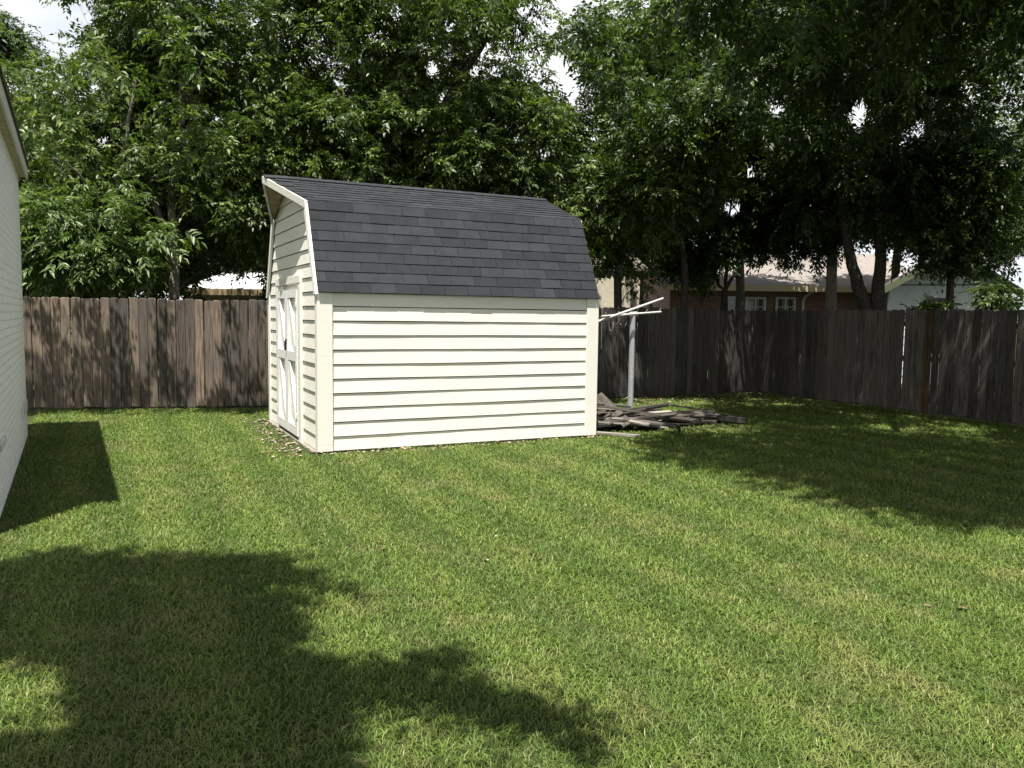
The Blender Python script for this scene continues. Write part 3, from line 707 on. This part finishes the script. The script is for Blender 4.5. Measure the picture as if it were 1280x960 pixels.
tree('pale_tree', 'low pale green tree leaning over the left fence beside the white brick house', gb(95, 14.9), None,
     [E(105, 290, 14.3, 1.45, .8, .95, 44), E(40, 300, 14.5, .8, .7, .8, 16)],
     LEAFP, BARKG, r0=.07, per=24, gaps=OUTG, group=GT, ll=.14, lw=.042, stems=[st_([(95, 350), (100, 300), (120, 250)], 14.9)])
tree('shade_tree', 'tree at the far left with its crown cut by the frame and sky above', gb(-30, 18), None,
     [E(0, 175, 17.5, 1.6, 1.2, 1.4, 34), E(40, 230, 17.0, 1.3, 1.0, 1.2, 26)], LEAF, BARKG, r0=.11, gaps=SKYG, group=GT, stems=[st_([(-30, 330), (-20, 200), (0, 120)], 18)])
tree('far_tree', 'small far tree crown against the white sky at the upper left', gb(-5, 24), None,
     [E(2, 60, 24, .85, .8, .75, 22)], LEAFD, BARK, r0=.1, gaps=[(100, 15, 50)], group=GT, stems=[st_([(-5, 330), (0, 100), (4, 50)], 24)])
tree('shade_tree', 'bushy tree right of the shed roof with sunlit outer leaves', gb(775, 17.0), None,
     [E(815, 105, 17.4, 1.9, 1.7, 2.2, 78), E(790, 265, 16.8, 1.35, 1.2, 1.5, 50), E(850, 190, 15.8, 1.3, 1.0, 1.0, 30)],
     LEAF, BARK, r0=.10, gaps=SKYG + HOUSEG, group=GT, stems=[st_([(772, 350), (780, 250), (810, 120), (820, 0)], 17.0), st_([(856, 350), (850, 270), (860, 180)], 17.1)])
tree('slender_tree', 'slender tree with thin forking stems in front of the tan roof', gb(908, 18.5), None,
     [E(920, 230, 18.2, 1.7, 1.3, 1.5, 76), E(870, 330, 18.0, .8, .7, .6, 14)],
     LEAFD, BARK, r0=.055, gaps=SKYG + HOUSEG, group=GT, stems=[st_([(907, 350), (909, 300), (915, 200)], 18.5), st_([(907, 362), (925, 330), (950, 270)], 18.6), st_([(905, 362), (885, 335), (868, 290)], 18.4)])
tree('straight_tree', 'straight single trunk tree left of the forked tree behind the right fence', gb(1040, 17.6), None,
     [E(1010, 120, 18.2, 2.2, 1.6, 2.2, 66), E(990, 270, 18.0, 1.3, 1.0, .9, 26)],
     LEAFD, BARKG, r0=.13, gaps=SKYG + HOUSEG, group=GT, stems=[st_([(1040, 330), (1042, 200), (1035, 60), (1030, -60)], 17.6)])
# the big overhanging tree: its crown reaches out over the lawn and shades it
sh_pts = []
pr = random.Random(5)
edge = [(800, 556), (835, 568), (880, 582), (930, 588), (985, 606), (1040, 612), (1090, 628), (1150, 638), (1210, 640), (1275, 642)]
for u, v in edge: sh_pts.append(gnd(u, v))
for k in range(460):
    u, v = pr.uniform(800, 1420), pr.uniform(510, 636)
    lim = np.interp(u, [e[0] for e in edge], [e[1] for e in edge])
    if v > lim - 6 or v < 498 + max(0, (u - 980)) * .115: continue
    if u < 935 and v < 545: continue
    sh_pts.append(gnd(u, v))
for k in range(110): sh_pts.append(gnd(pr.uniform(875, 1150), pr.uniform(493, 530)))
fence_sh = []
for k in range(58):
    t = pr.random(); p = np.array(FP[3]) * (1 - t) + np.array(FP[5]) * t if k % 3 else np.array(FP[2]) * (1 - t) + np.array(FP[3]) * t
    fence_sh.append((p[0], p[1] - pr.uniform(-.4, .6)))
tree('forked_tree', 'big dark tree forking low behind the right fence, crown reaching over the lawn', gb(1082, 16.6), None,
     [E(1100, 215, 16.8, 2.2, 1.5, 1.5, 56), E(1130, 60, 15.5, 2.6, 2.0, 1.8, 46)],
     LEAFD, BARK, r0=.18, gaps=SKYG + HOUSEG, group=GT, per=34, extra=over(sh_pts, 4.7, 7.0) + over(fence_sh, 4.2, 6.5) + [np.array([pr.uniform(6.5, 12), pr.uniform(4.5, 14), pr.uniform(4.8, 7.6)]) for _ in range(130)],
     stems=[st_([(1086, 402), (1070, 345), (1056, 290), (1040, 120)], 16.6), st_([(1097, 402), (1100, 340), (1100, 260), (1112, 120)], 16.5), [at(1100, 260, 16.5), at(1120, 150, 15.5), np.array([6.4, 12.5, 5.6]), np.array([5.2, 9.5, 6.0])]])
tree('small_tree', 'small dark tree in front of the white siding house at the right', gb(1188, 16.2), None,
     [E(1195, 290, 16.0, 1.0, .8, 1.0, 30), E(1215, 210, 16.2, 1.2, 1.0, 1.0, 30)], LEAFD, BARK, r0=.09, gaps=[(1140, 366, 26), (1165, 372, 14), (1275, 330, 10)] + SKYG, group=GT, stems=[st_([(1188, 350), (1186, 300), (1195, 220)], 16.2)])
tree('shade_tree', 'tree at the right edge with bright sunlit leaves', gb(1290, 19.0), None,
     [E(1275, 240, 18.5, 1.3, 1.2, 1.8, 44)], LEAF, BARK, r0=.12, gaps=SKYG + [(1275, 325, 12)], group=GT, stems=[st_([(1290, 330), (1285, 220), (1280, 120)], 19.0)])
tree('shrub', 'bright green shrub just over the right end of the fence', gb(1255, 14.0), None,
     [E(1250, 374, 14.0, .4, .3, .25, 8)], LEAFP, BARK, r0=.02, per=18, cr_=.3, group=GT, stems=[st_([(1255, 385), (1252, 370)], 14.0)], ll=.10, cat='shrub')
tree('shrub', 'small leafy shrub peeping over the fence beside the brown plank', gb(1170, 15.4), None,
     [E(1168, 391, 15.4, .45, .3, .16, 7)], LEAF, BARK, r0=.02, per=14, cr_=.22, group=GT, stems=[st_([(1170, 395), (1168, 385)], 15.4)], ll=.11, cat='shrub')
for k, (u, Y, lab) in enumerate(((60, 17.5, 'dark shrub behind the fence nearest the white brick house'), (150, 17.8, 'dark shrub behind the fence left of the slender pale trunk'), (345, 18.5, 'dark shrub behind the fence hidden partly by the shed door end'))):
    tree('shrub', lab, gb(u, Y), None, [E(u, 350, Y, 1.3, .7, .8, 18)], LEAFD, BARK, r0=.04, group=GT, gaps=OUTG, stems=[st_([(u, 375), (u, 350)], Y)], cat='shrub')
# dapples on the left fence come from boughs of a neighbour that lean over it
lf = []
for k in range(64):
    t = pr.uniform(.2, 1.0); p = np.array(FP[0]) * (1 - t) + np.array(FP[1]) * t; lf.append((p[0], p[1] - pr.uniform(-.25, .55)))
tree('leaning_tree', 'thin tree behind the left fence with boughs hanging over the lawn', gb(120, 15.0), None, [], LEAF, BARKG, r0=.08, per=9, cr_=.34, extra=over(lf, 3.6, 5.6), gaps=SKYG, group=GT, stems=[st_([(140, 340), (150, 200), (170, 100)], 15.0)])
# the tree beside the photographer, only its shadow is seen
for k, (u, v, Y, rx, rz, lab) in enumerate((
        (40, 230, 22, 2.6, 2.2, 'dark background tree nearest the white brick house'), (190, 250, 23, 2.6, 2.2, 'dark background tree behind the slender pale trunk'),
        (350, 200, 24, 2.8, 2.6, 'dark background tree behind the hood of the shed roof'), (520, 200, 23, 2.8, 2.8, 'dark background tree behind the middle of the shed roof'),
        (670, 240, 24, 2.4, 2.0, 'dark background tree behind the far end of the shed roof'), (800, 250, 26, 2.4, 2.0, 'dark background tree above the tan outbuilding'), (925, 215, 25, 2.2, 1.7, 'dark background tree above the tan roof of the brick house'), (1120, 250, 25, 2.0, 1.2, 'dark background tree behind the forked trunk'))):
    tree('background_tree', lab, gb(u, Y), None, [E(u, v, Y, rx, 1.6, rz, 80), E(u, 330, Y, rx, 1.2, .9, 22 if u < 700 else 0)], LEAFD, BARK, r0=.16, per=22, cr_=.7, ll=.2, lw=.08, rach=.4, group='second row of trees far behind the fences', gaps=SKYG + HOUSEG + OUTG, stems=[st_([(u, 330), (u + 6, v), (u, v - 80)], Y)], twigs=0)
kp = []
blobs = [(20, 712), (70, 708), (130, 706), (190, 712), (250, 708), (300, 706), (60, 740), (130, 745), (200, 748), (260, 742), (330, 722), (30, 780), (90, 780), (150, 785), (220, 778), (280, 792), (40, 815), (110, 815), (190, 815), (250, 812),
         (150, 850), (220, 850), (290, 850), (350, 845), (110, 890), (170, 885), (240, 890), (300, 885), (360, 872), (20, 740), (90, 760), (170, 765), (240, 768), (310, 760), (60, 800), (130, 805), (200, 805), (60, 850), (100, 860), (250, 860), (330, 868), (60, 925), (130, 930), (200, 925), (270, 930), (340, 925), (370, 900), (20, 955), (100, 965), (200, 970), (300, 970)]
fingers = [(345, 722), (370, 730), (395, 722), (420, 738), (360, 745), (390, 755), (330, 705), (395, 850), (425, 845), (455, 850), (480, 842), (505, 846), (440, 858), (470, 856), (565, 862), (592, 872), (618, 884), (643, 896), (530, 832), (550, 838), (545, 855), (520, 862), (580, 868), (605, 878), (630, 890), (655, 902), (680, 915), (420, 925), (400, 950), (380, 790), (350, 785)]
ks = [gnd(u, v) for u, v in fingers]
blobs = [b for b in blobs if not (abs(b[0] - 42) < 72 and abs(b[1] - 885) < 45)]
for u, v in blobs: kp.append(gnd(u, v))
for k in range(150): kp.append((pr.uniform(-5.5, -.3), pr.uniform(-4, 2.6)))
tree('yard_tree', 'broad tree standing left behind the camera, casting leafy shade on the lawn', (-3.4, -1.2, 0), None, [], LEAF, BARK, r0=.22, per=20, cr_=.21, extra=over(kp, 5.2, 6.6, .05) + over(kp, 5.6, 7.4, .07), small=over(ks, 5.2, 5.9, .04), stems=[[(-3.4, -1.2, 0), (-3.3, -1.0, 2.2), (-2.9, -.2, 4.2), (-2.2, .8, 5.6)]])

# ------------------------------------------------------------------ lawn
def m_grass():
    m = Mat('grass_blade', .55, .3); t = m.attr(); co = m.coord()
    big = m.noise(co, .9, 4); mid = m.noise(co, 4.5, 4)
    col = m.ramp(t, [(0, (.046, .084, .014)), (.45, (.104, .162, .027)), (.8, (.18, .235, .055)), (.93, (.26, .27, .11)), (1, (.36, .33, .19))])
    dry = m.ramp(m.math('ADD', m.math('MULTIPLY', big, .55), m.math('MULTIPLY', mid, .45)), [(.50, (0, 0, 0)), (.67, (.7, .7, .7))])
    col = m.mix(dry, col, (.22, .205, .085))
    wv = m.n('TexWave', wave_type='BANDS', bands_direction='X'); wv.inputs['Scale'].default_value = .46; wv.inputs['Distortion'].default_value = .7; wv.inputs['Detail'].default_value = 2
    m.l(m.coord(rot=(0, 0, R(-26.4))), wv.inputs['Vector'])
    col = m.mix(.85, col, m.ramp(wv.outputs[0], [(.2, (.80, .86, .80)), (.8, (1.15, 1.12, 1.08))]), 'MULTIPLY')
    m.base(col); tr = m.n('BsdfTranslucent'); ms = m.n('MixShader'); ms.inputs[0].default_value = .3
    m.l(m.mix(1, col, (1.15, 1.25, .7), 'MULTIPLY'), tr.inputs[0]); m.l(m.p.outputs[0], ms.inputs[1]); m.l(tr.outputs[0], ms.inputs[2]); m.l(ms.outputs[0], m.out.inputs[0])
    return m.m
GRASS = m_grass()
def side(P, a, b): return (b[0] - a[0]) * (P[:, 1] - a[1]) - (b[1] - a[1]) * (P[:, 0] - a[0])
def lawn_points():
    pts = []
    Y = 1.4
    while Y < 18:
        dY = .25 if Y < 6 else .5; d = 8200 * min(1, (3.6 / Y) ** 1.15); wv = .68 * Y + 1.3; n = int(2 * wv * dY * d)
        pts.append(np.stack([rng.uniform(-wv, wv, n), rng.uniform(Y, Y + dY, n)], 1)); Y += dY
    P = np.concatenate(pts); k = np.ones(len(P), bool)
    k &= P[:, 1] < np.interp(P[:, 0], [p[0] for p in FP[:4]], [p[1] for p in FP[:4]]) - .02
    k &= side(P, FP[3], FP[5]) < -.015 * math.dist(FP[3], FP[5])
    k &= (P - np.array([HA.x, HA.y])) @ np.array([-ht.y, ht.x]) * 1.0 > -9
    nrm = np.array([.8785, .4777]); k &= ~(((P - np.array([HA.x, HA.y])) @ nrm < .01) & (P[:, 1] > 5.4))
    q = P - np.array([SX, SY]); cx, sx = math.cos(SYAW), math.sin(SYAW); lx_, ly_ = q[:, 0] * cx + q[:, 1] * sx, -q[:, 0] * sx + q[:, 1] * cx
    k &= ~((lx_ > -.15) & (lx_ < SL + .02) & (ly_ > -.02) & (ly_ < SW + .02))
    k &= ~((lx_ > -.45) & (lx_ < 0) & (ly_ > -.1) & (ly_ < SW + .1) & (rng.random(len(P)) < .72))
    k &= ~((lx_ > -.1) & (lx_ < SL) & (ly_ > -.22) & (ly_ < 0) & (rng.random(len(P)) < .45))
    q = P - np.array([.95, 11.2]); k &= ~((np.abs(q @ np.array([.93, .37]) - 1.3) < 1.25) & (np.abs(q @ np.array([-.37, .93]) - .15) < .5) & (rng.random(len(P)) < .8))
    strip = (P[:, 0] > 2.2) & (P[:, 0] < 5.2) & (side(P, FP[2], FP[3]) > -1.1 * math.dist(FP[2], FP[3]))
    k &= ~(strip & (rng.random(len(P)) < .75))
    return P[k]
GP = lawn_points(); n = len(GP); dist = GP[:, 1]
az = rng.uniform(0, 2 * math.pi, n); hgt = rng.uniform(.013, .031, n) * np.interp(dist, [2, 12], [1, 1.05]); wid = np.interp(dist, [2, 6, 16], [.0034, .0055, .011]) * rng.uniform(.7, 1.3, n)
patch = np.sin(GP[:, 0] * 2.1 + np.sin(GP[:, 1] * 1.7)) * np.sin(GP[:, 1] * 2.6 + 1.3 * np.sin(GP[:, 0] * 1.1)); hgt *= 1 + .22 * patch
ln_ = rng.uniform(.5, 1.7, n) * hgt; dx, dy = np.cos(az), np.sin(az); px_, py_ = -dy * wid / 2, dx * wid / 2
tw = rng.normal(0, .5, n); z0 = np.zeros(n)
def row(f, zf, wf): return np.stack([GP[:, 0] + dx * ln_ * f - dy * ln_ * f * tw * f, GP[:, 1] + dy * ln_ * f + dx * ln_ * f * tw * f, hgt * zf], 1), np.stack([px_ * wf, py_ * wf, z0], 1)
c0, w0 = row(0, -.05, 1); c1, w1 = row(.32, .62, .95); c2, w2 = row(.72, .98, .7); c3, w3 = row(1.15, .88, 0)
V = np.stack([c0 - w0, c0 + w0, c1 - w1, c1 + w1, c2 - w2, c2 + w2, c3], 1).reshape(-1, 3); i = (np.arange(n) * 7)[:, None]
F4 = np.concatenate([i + np.array([[0, 1, 3, 2]]), i + np.array([[2, 3, 5, 4]])], 0); F3 = i + np.array([[4, 5, 6]])
tn = np.clip(rng.beta(2.0, 2.6, n) + (rng.random(n) < .015) * .35, 0, 1)
tag(raw_mesh('grass', V, [F4, F3], GRASS, tone=np.concatenate([tn, tn, tn])), 'short mown green lawn grass covering the yard', 'grass', kind='stuff')
print('grass blades', n)

# stones and dead leaves at the foot of the shed door, dry litter below the fence
def scatter(name, label, mat, pts, s0, s1, flat, cat, seed):
    r2 = np.random.default_rng(seed); Vs = []; Fs = []; T = []
    base = np.array([[0, 0, 1], [1, 0, 0], [0, 1, 0], [-1, 0, 0], [0, -1, 0], [0, 0, -.6]], float)
    f = np.array([[0, 1, 2], [0, 2, 3], [0, 3, 4], [0, 4, 1], [5, 2, 1], [5, 3, 2], [5, 4, 3], [5, 1, 4]])
    for k, p in enumerate(pts):
        s = r2.uniform(s0, s1); a = r2.uniform(0, 6.3); v = base * np.array([1, r2.uniform(.4, 1), flat]) * s + r2.normal(0, .12 * s, base.shape); c, sn = math.cos(a), math.sin(a)
        v = np.stack([v[:, 0] * c - v[:, 1] * sn, v[:, 0] * sn + v[:, 1] * c, v[:, 2]], 1); Vs.append(v + np.array([p[0], p[1], r2.uniform(.0, .03) + s * flat * .4])); Fs.append(f + 6 * k); T += [r2.random()] * 8
    return tag(raw_mesh(name, np.concatenate(Vs), [np.concatenate(Fs)], mat, tone=T), label, cat, kind='stuff')
mm = Mat('pale_stone', .9, .2); mm.base(mm.ramp(mm.attr(), [(0, (.12, .10, .065)), (.5, (.21, .185, .13)), (1, (.36, .33, .26))])); STONE = mm.m
mm = Mat('dead_leaf', .9, .15); mm.base(mm.ramp(mm.attr(), [(0, (.16, .11, .06)), (.5, (.32, .25, .15)), (1, (.48, .40, .27))])); DEADL = mm.m
def sl2w(x, y): c, s = math.cos(SYAW), math.sin(SYAW); return (SX + x * c - y * s, SY + x * s + y * c)
pts = [sl2w(pr.uniform(-.42, -.05), pr.uniform(-.1, SW)) for _ in range(120)]
scatter('gravel', 'pale stone chips along the foot of the shed door', STONE, pts, .01, .04, .45, 'gravel', 1)
pts = [sl2w(pr.uniform(-.6, 0), pr.uniform(-.2, SW + .2)) for _ in range(130)] + [sl2w(pr.uniform(-.1, SL), pr.uniform(-.3, .02)) for _ in range(140)]
pts += [(x, y) for x, y in [(pr.uniform(2.0, 6.0), pr.uniform(14.6, 17.6)) for _ in range(1100)] if (FP[3][0] - FP[2][0]) * (y - FP[2][1]) - (FP[3][1] - FP[2][1]) * (x - FP[2][0]) < 0 and y < 17.6 - max(0, x - 5.2) * 2]
pts += [(pr.uniform(-1, 7), pr.uniform(4, 12)) for _ in range(60)]
scatter('leaf_litter', 'dry brown leaves and twigs scattered on the grass and below the fence', DEADL, pts, .012, .04, .12, 'leaves', 2)
